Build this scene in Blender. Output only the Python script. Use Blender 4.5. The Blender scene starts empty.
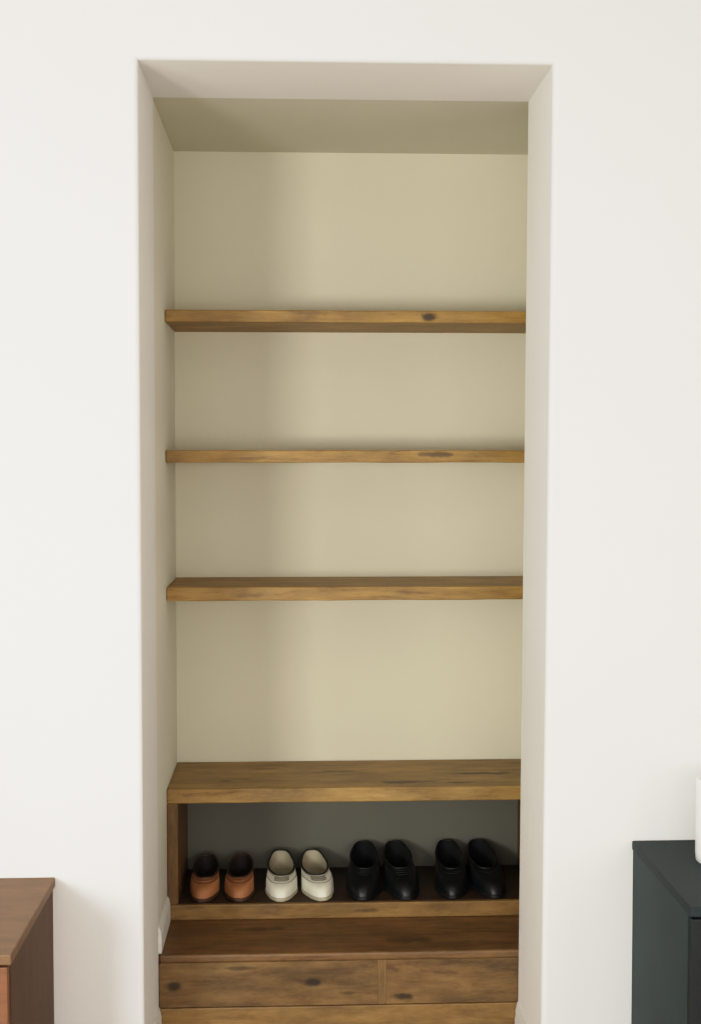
import bpy, bmesh, math, random
from mathutils import Vector, Matrix
random.seed(4)
S=bpy.context.scene
COL=S.collection
vs=S.view_settings
vs.view_transform='Standard'; vs.look='None'
vs.use_curve_mapping=True
cm=vs.curve_mapping; cm.clip_max_x=2; cm.clip_max_y=1.2; cm.use_clip=True
c=cm.curves[3]
pts=[(0,0),(.02,.018),(.10,.112),(.20,.24),(.34,.41),(.51,.61),(.70,.74),(.90,.825),(1.4,.93),(2,1)]
c.points[0].location=pts[0]; c.points[-1].location=pts[-1]
for p in pts[1:-1]: c.points.new(*p)
cm.update()

# ---------------- materials ----------------
def newmat(name):
    m=bpy.data.materials.new(name); m.use_nodes=True
    nt=m.node_tree; b=nt.nodes['Principled BSDF']
    return m,nt,b
def N(nt,t,**k):
    n=nt.nodes.new(t)
    for a,v in k.items(): setattr(n,a,v)
    return n
def plaster(name,c1,c2,bump=0.15,rough=0.85):
    m,nt,b=newmat(name)
    g=N(nt,'ShaderNodeNewGeometry')
    n1=N(nt,'ShaderNodeTexNoise'); n1.inputs['Scale'].default_value=1.6; n1.inputs['Detail'].default_value=4
    n2=N(nt,'ShaderNodeTexNoise'); n2.inputs['Scale'].default_value=38; n2.inputs['Detail'].default_value=5
    nt.links.new(g.outputs['Position'],n1.inputs['Vector']); nt.links.new(g.outputs['Position'],n2.inputs['Vector'])
    r=N(nt,'ShaderNodeValToRGB'); r.color_ramp.elements[0].position=.3; r.color_ramp.elements[1].position=.7
    r.color_ramp.elements[0].color=(*c1,1); r.color_ramp.elements[1].color=(*c2,1)
    nt.links.new(n1.outputs['Fac'],r.inputs['Fac']); nt.links.new(r.outputs['Color'],b.inputs['Base Color'])
    bp=N(nt,'ShaderNodeBump'); bp.inputs['Strength'].default_value=bump; bp.inputs['Distance'].default_value=.004
    nt.links.new(n2.outputs['Fac'],bp.inputs['Height']); nt.links.new(bp.outputs['Normal'],b.inputs['Normal'])
    b.inputs['Roughness'].default_value=rough
    return m
def wood(name,dark,mid,light,axis='X',rough=.5,knots=(),seed=0.0,gs=16,bump=.3,var=(.62,1.2)):
    m,nt,b=newmat(name); L=nt.links
    g=N(nt,'ShaderNodeNewGeometry'); oi=N(nt,'ShaderNodeObjectInfo')
    off=N(nt,'ShaderNodeVectorMath',operation='SCALE'); off.inputs[0].default_value=(7,3,5)
    L.new(oi.outputs['Random'],off.inputs['Scale'])
    add=N(nt,'ShaderNodeVectorMath',operation='ADD')
    L.new(g.outputs['Position'],add.inputs[0]); L.new(off.outputs[0],add.inputs[1])
    mp=N(nt,'ShaderNodeMapping'); mp.inputs['Location'].default_value=(seed,seed*1.7,seed*.6)
    sc=[gs,gs,gs]; sc['XYZ'.index(axis)]=2.2; mp.inputs['Scale'].default_value=sc
    L.new(add.outputs[0],mp.inputs['Vector'])
    n1=N(nt,'ShaderNodeTexNoise'); n1.inputs['Scale'].default_value=2.6; n1.inputs['Detail'].default_value=12; n1.inputs['Roughness'].default_value=.82; n1.inputs['Distortion'].default_value=.45
    L.new(mp.outputs[0],n1.inputs['Vector'])
    r=N(nt,'ShaderNodeValToRGB'); e=r.color_ramp.elements
    e[0].position=.33; e[0].color=(*dark,1); e[1].position=.68; e[1].color=(*light,1)
    k=e.new(.46); k.color=(*mid,1)
    L.new(n1.outputs['Fac'],r.inputs['Fac'])
    n2=N(nt,'ShaderNodeTexNoise'); n2.inputs['Scale'].default_value=2.6; n2.inputs['Detail'].default_value=8; n2.inputs['Roughness'].default_value=.65
    mp2=N(nt,'ShaderNodeMapping'); s2=[6,6,6]; s2['XYZ'.index(axis)]=2.0; mp2.inputs['Scale'].default_value=s2
    L.new(add.outputs[0],mp2.inputs['Vector']); L.new(mp2.outputs[0],n2.inputs['Vector'])
    mr=N(nt,'ShaderNodeMapRange'); mr.inputs[1].default_value=.33; mr.inputs[2].default_value=.67; mr.inputs[3].default_value=var[0]; mr.inputs[4].default_value=var[1]
    L.new(n2.outputs['Fac'],mr.inputs[0])
    mul=N(nt,'ShaderNodeVectorMath',operation='SCALE'); L.new(r.outputs['Color'],mul.inputs[0]); L.new(mr.outputs[0],mul.inputs['Scale'])
    col=mul.outputs[0]
    nk=N(nt,'ShaderNodeTexNoise'); nk.inputs['Scale'].default_value=22; nk.inputs['Detail'].default_value=3
    L.new(g.outputs['Position'],nk.inputs['Vector'])
    for kn in knots:
        (cx,cy,cz,rx,ry,rz)=kn[:6]; dk=kn[6] if len(kn)>6 else .25
        s=N(nt,'ShaderNodeVectorMath',operation='SUBTRACT'); L.new(g.outputs['Position'],s.inputs[0]); s.inputs[1].default_value=(cx,cy,cz)
        d=N(nt,'ShaderNodeVectorMath',operation='DIVIDE'); L.new(s.outputs[0],d.inputs[0]); d.inputs[1].default_value=(rx,ry,rz)
        ln=N(nt,'ShaderNodeVectorMath',operation='LENGTH'); L.new(d.outputs[0],ln.inputs[0])
        ad=N(nt,'ShaderNodeMath',operation='ADD'); L.new(ln.outputs['Value'],ad.inputs[0]); 
        mm=N(nt,'ShaderNodeMath',operation='MULTIPLY_ADD'); L.new(nk.outputs['Fac'],mm.inputs[0]); mm.inputs[1].default_value=2.2; mm.inputs[2].default_value=-1.1
        L.new(mm.outputs[0],ad.inputs[1])
        q=N(nt,'ShaderNodeMapRange'); q.interpolation_type='SMOOTHSTEP'
        q.inputs[1].default_value=.35; q.inputs[2].default_value=1.25; q.inputs[3].default_value=dk; q.inputs[4].default_value=1
        L.new(ad.outputs[0],q.inputs[0])
        z=N(nt,'ShaderNodeVectorMath',operation='SCALE'); L.new(col,z.inputs[0]); L.new(q.outputs[0],z.inputs['Scale']); col=z.outputs[0]
    L.new(col,b.inputs['Base Color'])
    bp=N(nt,'ShaderNodeBump'); bp.inputs['Strength'].default_value=bump; bp.inputs['Distance'].default_value=.003
    L.new(n1.outputs['Fac'],bp.inputs['Height']); L.new(bp.outputs['Normal'],b.inputs['Normal'])
    b.inputs['Roughness'].default_value=rough
    return m
def leather(name,c,rough=.4,coat=0.0,var=.25,scale=60):
    m,nt,b=newmat(name); L=nt.links
    t=N(nt,'ShaderNodeTexCoord')
    n=N(nt,'ShaderNodeTexNoise'); n.inputs['Scale'].default_value=9; n.inputs['Detail'].default_value=5
    L.new(t.outputs['Object'],n.inputs['Vector'])
    r=N(nt,'ShaderNodeValToRGB'); r.color_ramp.elements[0].position=.3; r.color_ramp.elements[1].position=.7
    r.color_ramp.elements[0].color=(*[x*(1-var) for x in c],1); r.color_ramp.elements[1].color=(*[min(1,x*(1+var)) for x in c],1)
    L.new(n.outputs['Fac'],r.inputs['Fac']); L.new(r.outputs['Color'],b.inputs['Base Color'])
    v=N(nt,'ShaderNodeTexVoronoi'); v.inputs['Scale'].default_value=scale*4
    L.new(t.outputs['Object'],v.inputs['Vector'])
    bp=N(nt,'ShaderNodeBump'); bp.inputs['Strength'].default_value=.12; bp.inputs['Distance'].default_value=.001
    L.new(v.outputs['Distance'],bp.inputs['Height']); L.new(bp.outputs['Normal'],b.inputs['Normal'])
    b.inputs['Roughness'].default_value=rough
    b.inputs['Coat Weight'].default_value=coat; b.inputs['Coat Roughness'].default_value=.2
    return m

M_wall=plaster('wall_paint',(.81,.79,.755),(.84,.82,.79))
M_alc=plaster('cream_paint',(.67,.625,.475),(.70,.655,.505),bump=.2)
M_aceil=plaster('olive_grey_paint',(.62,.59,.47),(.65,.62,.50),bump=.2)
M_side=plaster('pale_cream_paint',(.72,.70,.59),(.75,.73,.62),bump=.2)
M_trim=plaster('trim_paint',(.74,.73,.68),(.78,.77,.72),bump=.05,rough=.6)
M_ceil=plaster('ceiling_paint',(.75,.73,.70),(.8,.78,.75))
M_floor=wood('floor_wood',(.30,.23,.16),(.43,.34,.25),(.54,.44,.33),axis='X',rough=.45,gs=9)

# ---------------- helpers ----------------
def mesh_obj(name,bm,mat,loc=(0,0,0),parent=None,smooth=False,bev=0,seg=2):
    me=bpy.data.meshes.new(name)
    bmesh.ops.recalc_face_normals(bm,faces=bm.faces)
    bm.to_mesh(me); bm.free()
    if smooth:
        for p in me.polygons: p.use_smooth=True
    o=bpy.data.objects.new(name,me); COL.objects.link(o)
    if mat: me.materials.append(mat)
    o.location=loc
    if parent: o.parent=parent
    if bev:
        b=o.modifiers.new('bevel','BEVEL'); b.width=bev; b.segments=seg; b.limit_method='ANGLE'
    return o
def box(name,x0,x1,y0,y1,z0,z1,mat,parent=None,bev=0.0,kind=None):
    c=Vector(((x0+x1)/2,(y0+y1)/2,(z0+z1)/2))
    bm=bmesh.new(); bmesh.ops.create_cube(bm,size=1)
    bmesh.ops.scale(bm,vec=(x1-x0,y1-y0,z1-z0),verts=bm.verts)
    loc=c-(parent.location if parent else Vector())
    o=mesh_obj(name,bm,mat,loc,parent,bev=bev)
    if kind: o['kind']=kind
    return o
def empty(name,loc,label,cat,group=None):
    e=bpy.data.objects.new(name,None); e.location=loc; e.empty_display_size=.1; COL.objects.link(e)
    e['label']=label; e['category']=cat
    if group: e['group']=group
    return e

# ---------------- room shell ----------------
XL,XR,YW,YR,YB,ZT=-.356,.5925,3.0,3.32,3.90,2.496
RX0,RX1,RY0,RH=-2.3,2.2,-1.6,2.85
XRB=XR-.014   # the right jamb leans slightly inward at its foot
bm=bmesh.new()
prof=[(RX0,0),(XL,0),(XL,ZT),(XR,ZT),(XRB,0),(RX1,0),(RX1,RH),(RX0,RH)]
vf=[bm.verts.new((x,YW,z)) for x,z in prof]; vb=[bm.verts.new((x,YR,z)) for x,z in prof]
bm.faces.new(vf); bm.faces.new(vb[::-1])
for i in range(8):
    j=(i+1)%8; bm.faces.new((vf[i],vb[i],vb[j],vf[j]))
bw=bm.edges.layers.float.new('bevel_weight_edge')
for e in bm.edges:
    if set(e.verts) in ({vf[1],vf[2]},{vf[2],vf[3]},{vf[3],vf[4]}): e[bw]=1.0
w=mesh_obj('wall_front',bm,M_wall); w['kind']='structure'
bv=w.modifiers.new('rounded_plaster','BEVEL'); bv.width=.012; bv.segments=7; bv.limit_method='WEIGHT'
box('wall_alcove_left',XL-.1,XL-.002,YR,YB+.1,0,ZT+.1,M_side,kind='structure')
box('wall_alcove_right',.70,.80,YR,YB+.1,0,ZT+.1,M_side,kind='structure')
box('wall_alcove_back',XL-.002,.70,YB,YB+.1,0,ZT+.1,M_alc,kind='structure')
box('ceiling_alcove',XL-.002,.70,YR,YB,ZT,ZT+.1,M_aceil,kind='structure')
box('floor',RX0,RX1,RY0,YB+.1,-.1,0,M_floor,kind='structure')
box('ceiling',RX0,RX1,RY0,YR,RH,RH+.1,M_ceil,kind='structure')
box('wall_left',RX0-.1,RX0,RY0,YR,0,RH,M_wall,kind='structure')
box('wall_right',RX1,RX1+.1,RY0,YR,0,RH,M_wall,kind='structure')

def baseboard(name,x,side,y0,y1,z0,z1,t=.012):
    h=z1-z0
    pr=[(0,0),(t,0),(t,h*.72),(t*.75,h*.80),(t*.8,h*.86),(t*.45,h*.95),(t*.3,h),(0,h)]
    bm=bmesh.new()
    a=[bm.verts.new((x+side*p,y0,z0+q)) for p,q in pr]; b=[bm.verts.new((x+side*p,y1,z0+q)) for p,q in pr]
    bm.faces.new(a); bm.faces.new(b[::-1])
    for i in range(len(pr)):
        j=(i+1)%len(pr); bm.faces.new((a[i],b[i],b[j],a[j]))
    o=mesh_obj(name,bm,M_trim); o['kind']='structure'
ZS=.308
baseboard('baseboard_alcove',XL-.002,1,3.335,3.57,ZS,.378,.009)
baseboard('baseboard_left',XL,1,YW+.016,YR,0,.172,.009)
baseboard('baseboard_right',XRB+.001,-1,YW+.016,YR,0,.172,.009)

# ---------------- shelves ----------------
D,Mi,Li=(.13,.060,.013),(.30,.163,.036),(.41,.25,.064)
def shelf(z0,z1,knots,seed,label):
    m=wood('shelf_wood',D,Mi,Li,knots=knots,seed=seed,gs=26)
    bm=bmesh.new(); n=28; x0,x1=XL-.001,.6995
    rings=[]
    for i in range(n+1):
        x=x0+(x1-x0)*i/n
        dz=.0005*math.sin(i*.7+seed)+.0003*math.sin(i*1.9); dy=.001*math.sin(i*.6+seed*2)
        rings.append([bm.verts.new(v) for v in ((x,3.60+dy,z0+dz),(x,YB-.0005,z0),(x,YB-.0005,z1),(x,3.60+dy*.6,z1+dz*.7))])
    for a,b in zip(rings,rings[1:]):
        for k in range(4): bm.faces.new((a[k],a[(k+1)%4],b[(k+1)%4],b[k]))
    bm.faces.new(rings[0]); bm.faces.new(rings[-1][::-1])
    for v in bm.verts: v.co-=Vector((.17,3.75,z0))
    o=mesh_obj('shelf',bm,m,(.17,3.75,z0),bev=.0025)
    o['label']=label; o['category']='shelf'; o['group']='wall shelves in the alcove'
shelf(1.965,1.998,[(.367,3.60,1.982,.024,.03,.014,.15),(.05,3.6,1.99,.05,.03,.007,.6)],1.0,'rough golden-brown wooden shelf with a dark knot, highest in alcove')
shelf(1.579,1.613,[(.385,3.60,1.601,.06,.03,.009,.35)],5.0,'rough golden-brown wooden shelf between two others in alcove')
shelf(1.196,1.234,[(-.12,3.60,1.21,.06,.03,.008,.65)],9.0,'rough golden-brown wooden shelf above the open shoe box')

# ---------------- shoe bench ----------------
BX0,BX1,BY0,BY1=-.3572,.6985,3.572,3.893
bench=empty('shoe_bench',(.17,3.73,ZS),'low open wooden shoe box bench standing on the wooden step','shoe rack')
mt=wood('bench_top_wood',(.12,.060,.017),(.28,.160,.044),(.38,.24,.076),seed=14,gs=18,knots=[
 (.305,3.63,.6765,.085,.018,.02,.3),(.54,3.72,.6765,.095,.016,.02,.28),(.12,3.76,.6765,.09,.012,.02,.4),(-.1,3.80,.6765,.06,.010,.02,.6),(-.2,3.66,.6765,.025,.012,.02,.5),(.48,3.62,.6765,.05,.010,.02,.4)])
mb=wood('bench_floor_shaded_wood',(.026,.014,.006),(.042,.022,.009),(.062,.034,.013),seed=21)  # cubby shade put into the colour of the bottom board
mbe=wood('bench_edge_wood',(.12,.060,.018),(.22,.12,.034),(.30,.175,.054),seed=22,knots=[(.2,3.575,.33,.04,.03,.008,.45)])
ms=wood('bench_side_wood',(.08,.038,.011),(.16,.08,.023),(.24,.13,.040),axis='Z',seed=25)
mk=plaster('shade_grey_panel',(.125,.120,.095),(.150,.143,.115),bump=.05)  # grey stands in for the shade at the back of the cubby
box('top',BX0,BX1,BY0,BY1,.6365,.6765,mt,bench,bev=.003)
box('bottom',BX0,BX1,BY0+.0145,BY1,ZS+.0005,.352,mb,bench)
box('front_edge',BX0,BX1,BY0,BY0+.014,ZS+.0005,.3518,mbe,bench,bev=.003)  # strip split off the bottom board to keep the unshaded wood tone
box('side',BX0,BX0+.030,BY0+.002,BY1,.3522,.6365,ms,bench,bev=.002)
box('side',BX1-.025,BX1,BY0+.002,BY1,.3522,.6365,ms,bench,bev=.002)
box('shade_back_panel',BX0+.0305,BX1-.0255,BY1-.008,BY1,.3525,.636,mk,bench)  # added panel that carries the cubby's painted shade

# ---------------- step ----------------
step=empty('wooden_step',(.17,3.6,0),'wide low wooden step of worn brown planks filling the alcove','step')
m1=wood('tread_wood',(.075,.034,.013),(.165,.084,.030),(.235,.128,.048),seed=31,rough=.5,gs=16,knots=[(.3,3.4,ZS,.06,.02,.02,.5),(-.1,3.5,ZS,.08,.015,.02,.5)])
m2=wood('riser_wood',(.075,.037,.013),(.165,.090,.031),(.24,.142,.052),seed=35,gs=14,var=(.55,1.25),knots=[(.048,3.33,.228,.032,.03,.013,.2),(-.318,3.33,.225,.030,.03,.015,.2),(.275,3.33,.19,.028,.03,.012,.2),(.14,3.33,.20,.03,.03,.006,.5),(-.15,3.33,.27,.06,.03,.006,.5)])
m2b=wood('riser_joint_wood',(.11,.058,.021),(.20,.115,.042),(.27,.165,.062),axis='Z',seed=37,gs=14)
m3=wood('lower_wood',(.15,.075,.023),(.25,.137,.043),(.34,.20,.070),seed=41,gs=16)
SX0,SX1=XL+.001,.699
box('tread',SX0,SX1,3.322,3.899,ZS-.022,ZS,m1,step,bev=.006)
box('riser',SX0,.2110,3.326,3.352,.169,ZS-.0222,m2,step,bev=.0006)
box('joint_strip',.2111,.2340,3.3261,3.352,.169,ZS-.0222,m2b,step,bev=.0005)
box('riser',.2341,SX1,3.3262,3.352,.169,ZS-.0222,m2,step,bev=.0006)
box('lower_board',SX0,SX1,3.324,3.352,.002,.167,m3,step,bev=.003)
box('frame',SX0,SX1,3.353,3.375,.002,ZS-.023,m1,step)

# ---------------- shoes ----------------
def interp(u,xs,ys):
    if u<=xs[0]: return ys[0]
    for i in range(len(xs)-1):
        if u<=xs[i+1]:
            t=(u-xs[i])/(xs[i+1]-xs[i]); t=t*t*(3-2*t)
            return ys[i]+(ys[i+1]-ys[i])*t
    return ys[-1]
def make_shoe(kind,x,y,z,mir,rot,mats,label,group,L=.26,W=1.0,zop=(.058,.050,.056,.075),u0=.42,ow=.028,toe=.046,blunt=.76):
    e=empty('shoe',(x,y,z),label,'shoe',group); e.rotation_euler=(0,0,rot)
    NT=64; sole_t=.011
    def sgn(s): return (1 if s>=0 else -1)
    def O(th):
        u=(1-math.cos(th))/2; s=math.sin(th)
        w=interp(u,[0,.12,.3,.6,.85,1],[.034,.041,.046,.040,.038,.036])*W
        inner=1 if s*mir>0 else 0
        w*= (1.0 if not inner else interp(u,[0,.3,.6,1],[1.0,1.0,.92,1]))
        c=mir*.006*interp(u,[0,.35,1],[1,.3,0])
        return Vector((c+sgn(s)*w*abs(s)**blunt,-L/2+u*L,sole_t))
    def P(th):
        u=(1-math.cos(th))/2; s=math.sin(th)
        w=ow*interp(u,[0,.4,.8,1],[.95,1.0,.95,.92])
        return Vector((sgn(s)*w*abs(s)**.75,-L/2+L*u0+u*(L*(1-u0)-.006),interp(u,[0,.35,.72,1],list(zop))+sole_t*.3))
    def SF(th,t):
        a=O(th); d=P(th); u=(1-math.cos(th))/2
        h=interp(u,[0,.4,1],[toe*.80,.046,.045])
        b=a+Vector((0,0,h)); b.x*=1.02
        c=d+Vector(((a.x-d.x)*.38,(a.y-d.y)*.38,-.006-.006*min(1,u/.4)))
        return a*(1-t)**3+b*3*t*(1-t)**2+c*3*t*t*(1-t)+d*t**3
    def rings(fs,cap0=False,cap1=False):
        bm=bmesh.new(); rs=[]
        for f in fs: rs.append([bm.verts.new(f(2*math.pi*i/NT)) for i in range(NT)])
        for a,b in zip(rs,rs[1:]):
            for i in range(NT):
                j=(i+1)%NT; bm.faces.new((a[i],a[j],b[j],b[i]))
        if cap0: bm.faces.new(rs[0])
        if cap1: bm.faces.new(rs[-1])
        return bm
    NR=14
    bm=rings([(lambda th,t=k/NR:SF(th,t)) for k in range(NR+1)]); 
    up=mesh_obj('upper',bm,mats['upper'],parent=e,smooth=True)
    cP=Vector((0,(P(0).y+P(math.pi).y)/2,0))
    def Lr(k,dz,zabs=None):
        def f(th):
            p=P(th); q=Vector((p.x*k,cP.y+(p.y-cP.y)*k,p.z-dz)); 
            if zabs is not None: q.z=zabs
            return q
        return f
    bm=rings([Lr(.99,.0),Lr(.95,.004),Lr(.93,.02),Lr(.95,0,.028),Lr(.93,0,.016)],cap1=True)
    mesh_obj('lining',bm,mats['lining'],parent=e,smooth=True)
    def tube(name,pts,r,mat,closed=False):
        cu=bpy.data.curves.new(name,'CURVE'); cu.dimensions='3D'; cu.bevel_depth=r; cu.bevel_resolution=2
        sp=cu.splines.new('POLY'); sp.points.add(len(pts)-1)
        for q,p in zip(sp.points,pts): q.co=(*p,1)
        sp.use_cyclic_u=closed; cu.use_fill_caps=True
        to=bpy.data.objects.new('tmp',cu); COL.objects.link(to)
        dg=bpy.context.evaluated_depsgraph_get(); me=bpy.data.meshes.new_from_object(to.evaluated_get(dg))
        bpy.data.objects.remove(to); me.name=name
        me.materials.clear(); me.materials.append(mat)
        for p in me.polygons: p.use_smooth=True
        o=bpy.data.objects.new(name,me); COL.objects.link(o); o.parent=e; return o
    tube('collar',[P(2*math.pi*i/NT)+Vector((0,0,.001)) for i in range(NT)],.0028,mats['trim'],True)
    def So(k,zz):
        def f(th):
            p=O(th); return Vector((p.x*k,p.y*(1+(k-1)*.5),zz))
        return f
    bm=rings([So(.98,0),So(1.03,.002),So(1.04,.006),So(1.03,.0105),So(.97,.0125)],True,True)
    mesh_obj('sole',bm,mats['sole'],parent=e,smooth=False)
    def out(th,t,d=.0016):
        p=SF(th,t); q=SF(th+.02,t)-SF(th-.02,t); r=SF(th,min(1,t+.02))-SF(th,max(0,t-.02))
        n=q.cross(r); n.normalize()
        c=Vector((0,p.y,.02))
        if n.dot(p-c)<0: n=-n
        return p+n*d
    def patch(name,th0,th1,t0,t1,mat,d=.0015,nu=22,nv=5):
        bm=bmesh.new(); g=[[bm.verts.new(out(th0+(th1-th0)*i/nu,t0+(t1-t0)*j/nv,d)) for j in range(nv+1)] for i in range(nu+1)]
        for i in range(nu):
            for j in range(nv): bm.faces.new((g[i][j],g[i+1][j],g[i+1][j+1],g[i][j+1]))
        o=mesh_obj(name,bm,mat,parent=e,smooth=True)
        s=o.modifiers.new('t','SOLIDIFY'); s.thickness=.0016; s.offset=0
        return o
    if kind=='tan':
        patch('strap',-1.15,1.15,.74,.84,mats['strap'],d=.0008)
        tube('seam',[out(-1.1+2.2*i/24,.62,.0004) for i in range(25)],.0009,mats['trim'])
    elif kind=='white':
        for t in (.66,.75,.84):
            tube('lace',[out(-.45+.90*i/10,t,.002) for i in range(11)],.0017,mats['lace'])
        tube('seam',[out(-1.3+2.6*i/30,.50+.05*math.cos((-1.3+2.6*i/30)*2),.0003) for i in range(31)],.0009,mats['lace'])
        tube('seam',[out(-1.9+3.8*i/40,.90,.0003) for i in range(41)],.0008,mats['lace'])
    elif kind=='black':
        patch('strap',-1.3,1.3,.76,.86,mats['upper'],d=.0007)
    elif kind=='laced':
        for t in (.70,.79,.88):
            tube('lace',[out(-.42+.84*i/10,t,.0015) for i in range(11)],.0014,mats['lace'])
    return e
tan=dict(upper=leather('tan_leather',(.38,.16,.065),.65),lining=leather('dark_lining',(.015,.008,.006),.8),
 trim=leather('tan_trim',(.05,.022,.012),.5),strap=leather('tan_strap',(.30,.125,.052),.6),sole=leather('brown_sole',(.07,.032,.016),.6))
whi=dict(upper=leather('white_leather',(.76,.73,.60),.55,var=.06),lining=leather('beige_lining',(.40,.35,.25),.8,var=.1),
 trim=leather('dark_trim',(.025,.022,.017),.6),lace=leather('grey_lace',(.20,.175,.13),.7,var=.05),sole=leather('cream_sole',(.42,.38,.28),.6,var=.1))
blk=dict(upper=leather('black_leather',(.0030,.0042,.0055),.46),lining=leather('black_lining',(.0015,.0015,.002),.9),
 trim=leather('black_trim',(.003,.004,.005),.55),lace=leather('black_lace',(.003,.004,.005),.7),sole=leather('black_sole',(.003,.003,.004),.6))
zb=.3525
for i,(x,mi,ro) in enumerate([(-.260,-1,.03),(-.163,1,-.04)]):
    make_shoe('tan',x,3.705,zb,mi,ro,tan,'small tan leather slip-on shoe with dark lining','pair of tan shoes on the bench',L=.235,W=.95,zop=(.042,.046,.053,.060),u0=.32,ow=.036,blunt=.62)
for i,(x,mi,ro) in enumerate([(-.042,-1,.04),(.056,1,.08)]):
    make_shoe('white',x,3.714,zb,mi,ro,whi,'cream white leather lace-up shoe with dark trimmed opening','pair of white shoes on the bench',L=.26,W=1.02,zop=(.043,.047,.054,.066),u0=.34,ow=.038,toe=.042,blunt=.70)
for i,(x,mi,ro) in enumerate([(.197,-1,-.04),(.299,1,.03)]):
    make_shoe('laced',x,3.718,zb,mi,ro,blk,'black leather lace-up shoe with a high collar','pair of black lace-up shoes on the bench',L=.28,W=1.12,zop=(.056,.063,.072,.083),u0=.37,ow=.040,toe=.046)
for i,(x,mi,ro) in enumerate([(.449,-1,-.02),(.549,1,.04)]):
    make_shoe('black',x,3.722,zb,mi,ro,blk,'black leather loafer with a saddle strap','pair of black loafers on the bench',L=.28,W=1.08,zop=(.052,.060,.071,.083),u0=.36,ow=.039,toe=.044)

# ---------------- cabinets ----------------
def cabinet(name,x0,x1,y0,y1,h,mtop,mside,mfront,mhandle,label,cat,ndoor,legh=.12,over=.006):
    e=empty(name,((x0+x1)/2,(y0+y1)/2,0),label,cat)
    box('top',x0,x1,y0,y1,h-.022,h,mtop,e,bev=.003)
    a0,a1,b0=x0+over,x1-over,y0+.022
    z0,z1=legh,h-.0225
    t=.018
    bm=bmesh.new()
    def add(p0,p1):
        r=bmesh.ops.create_cube(bm,size=1)['verts']
        for v in r: v.co=Vector([(p0[k]+p1[k])/2+v.co[k]*(p1[k]-p0[k]) for k in range(3)])-e.location
    add((a0,b0,z0),(a0+t,y1,z1)); add((a1-t,b0,z0),(a1,y1,z1)); add((a0+t,b0,z0),(a1-t,y1,z0+t)); add((a0+t,y1-.01,z0+t),(a1-t,y1,z1)); add((a0+t,b0,z1-t),(a1-t,y1-.01,z1))
    mesh_obj('body',bm,mside,parent=e)
    wd=(a1-a0)/ndoor
    for i in range(ndoor):
        d=box('door',a0+wd*i+.002,a0+wd*(i+1)-.002,y0+.002,b0-.001,z0+.002,z1-.004,mfront,e,bev=.002)
        hx=a0+wd*(i+1)-.05 if i%2==0 else a0+wd*i+.05
        bm=bmesh.new(); bmesh.ops.create_uvsphere(bm,u_segments=20,v_segments=12,radius=.014)
        bmesh.ops.create_cone(bm,segments=16,radius1=.006,radius2=.006,depth=.02,cap_ends=True,matrix=Matrix.Translation((0,.012,0))@Matrix.Rotation(math.pi/2,4,'X'))
        hw=Vector((hx,y0-.018,(z0+z1)/2+.1))
        mesh_obj('handle',bm,mhandle,hw-e.location-d.location,d,smooth=True)
    for lx in (a0+.04,a1-.04):
        for ly in (y0+.05,y1-.04):
            bm=bmesh.new(); bmesh.ops.create_cone(bm,segments=20,radius1=.012,radius2=.02,depth=legh,cap_ends=True)
            mesh_obj('leg',bm,mside,Vector((lx,ly,legh/2))-e.location,e,smooth=True,bev=.001)
    return e
ct=wood('walnut_top',(.13,.070,.032),(.165,.088,.040),(.20,.108,.050),axis='X',seed=51,rough=.6,bump=.05,var=(.9,1.1))
cs=wood('walnut_side',(.065,.033,.015),(.085,.043,.020),(.105,.055,.026),axis='Z',seed=55,rough=.7,bump=.05,var=(.9,1.1))
cf=wood('walnut_front',(.14,.052,.022),(.18,.068,.029),(.22,.085,.038),axis='X',seed=58,rough=.5,bump=.05,var=(.9,1.1))
brass=leather('brass',(.5,.36,.16),.3); brass.node_tree.nodes['Principled BSDF'].inputs['Metallic'].default_value=1
cabinet('sideboard',-1.60,-.558,2.53,2.999,.623,ct,cs,cf,brass,'warm brown wooden sideboard standing against the white wall','cabinet',2,legh=.02)
tt=leather('dimmed_teal_top',(.010,.021,.024),.75,var=.12); tsd=leather('dark_teal_side',(.015,.031,.035),.7,var=.1); tf=leather('near_black_front',(.003,.006,.008),.6,var=.1)  # top's base colour darkened to offset the stronger light falling on it
cabinet('cabinet',.791,1.75,2.546,2.999,.692,tt,tsd,tf,brass,'dark teal painted cabinet standing against the white wall','cabinet',2,legh=.06,over=.003)

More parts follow.
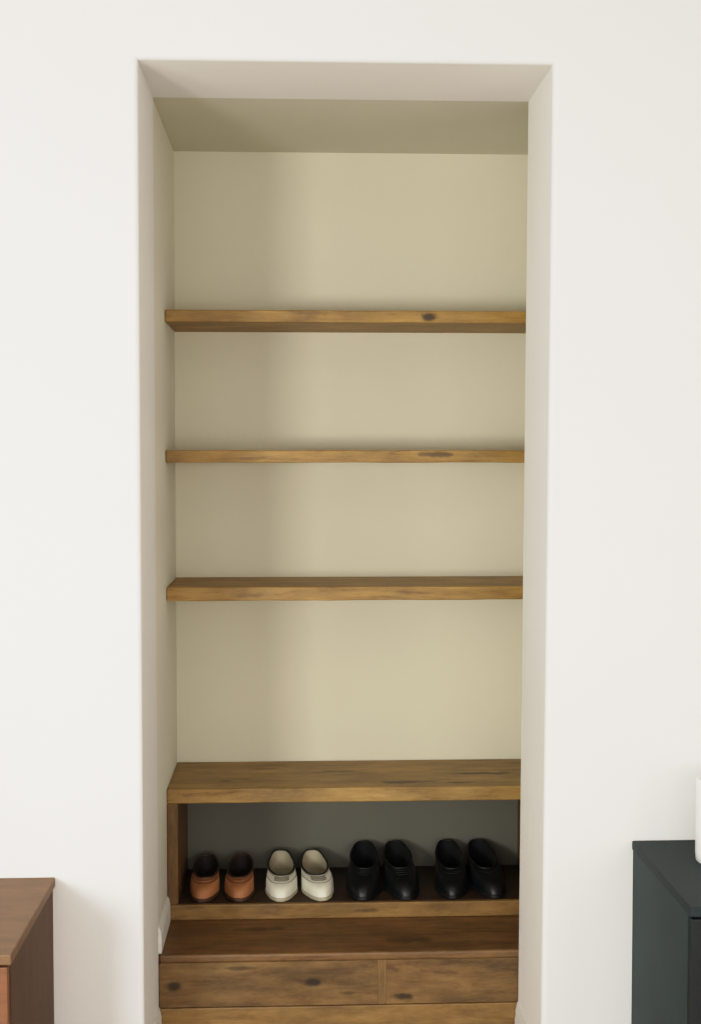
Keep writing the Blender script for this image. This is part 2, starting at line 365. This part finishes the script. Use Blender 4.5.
# ---------------- vase ----------------
bm=bmesh.new(); prof=[(0,0),(.068,0),(.071,.003),(.072,.02),(.072,.175),(.071,.184),(.067,.187),(.063,.184),(.063,.02),(.0,.012)]
NS=48; rs=[]
for r,z in prof:
    rs.append([bm.verts.new((r*math.cos(2*math.pi*i/NS),r*math.sin(2*math.pi*i/NS),z)) for i in range(NS)] if r>0 else [bm.verts.new((0,0,z))])
for a,b in zip(rs,rs[1:]):
    for i in range(NS):
        j=(i+1)%NS
        if len(a)==1: bm.faces.new((a[0],b[i],b[j]))
        elif len(b)==1: bm.faces.new((a[i],a[j],b[0]))
        else: bm.faces.new((a[i],a[j],b[j],b[i]))
v=mesh_obj('vase',bm,leather('white_ceramic',(.86,.86,.85),.25,var=.02),(.9645,2.83,.6925),smooth=True)
v['label']='straight-sided white ceramic vase on the dark teal cabinet'; v['category']='vase'

# ---------------- light ----------------
wd=bpy.data.worlds.new('world'); S.world=wd; wd.use_nodes=True
bg=wd.node_tree.nodes['Background']; bg.inputs['Color'].default_value=(.97,.99,1,1); bg.inputs['Strength'].default_value=.40
def area(name,loc,target,sx,sy,power,color,spread=180):
    l=bpy.data.lights.new(name,'AREA'); l.shape='RECTANGLE'; l.size=sx; l.size_y=sy; l.energy=power; l.color=color; l.spread=math.radians(spread)
    o=bpy.data.objects.new(name,l); COL.objects.link(o); o.location=loc
    o.rotation_euler=(Vector(target)-Vector(loc)).to_track_quat('-Z','Y').to_euler()
area('window_light',(-1.65,-.35,1.22),(.1,3,.95),.55,.6,52,(.985,1,.965))
area('side_fill_light',(-2.15,.9,1.5),(.59,3.1,1.5),1.2,1.4,19,(.985,1,.965))  # added fill that brightens the right jamb, not a second window
area('right_fill_light',(2.05,.7,1.4),(.0,3,1.3),1.5,1.4,15,(1,.90,.87))  # added warm fill for the left reveal, no actual lamp there
area('front_fill_light',(.2,-1.3,1.35),(.12,3,.85),2.4,1.0,18,(1,.97,.93),spread=110)  # added frontal fill to lift the alcove, no actual lamp there

# ---------------- camera ----------------
cam=bpy.data.cameras.new('camera'); co=bpy.data.objects.new('camera',cam); COL.objects.link(co)
co.location=(0,0,1.60); co.rotation_euler=(math.radians(90-2.51),0,math.radians(-2.42))
cam.sensor_fit='VERTICAL'; cam.sensor_height=36; cam.lens=36*1300/1024; cam.clip_start=.05
S.camera=co
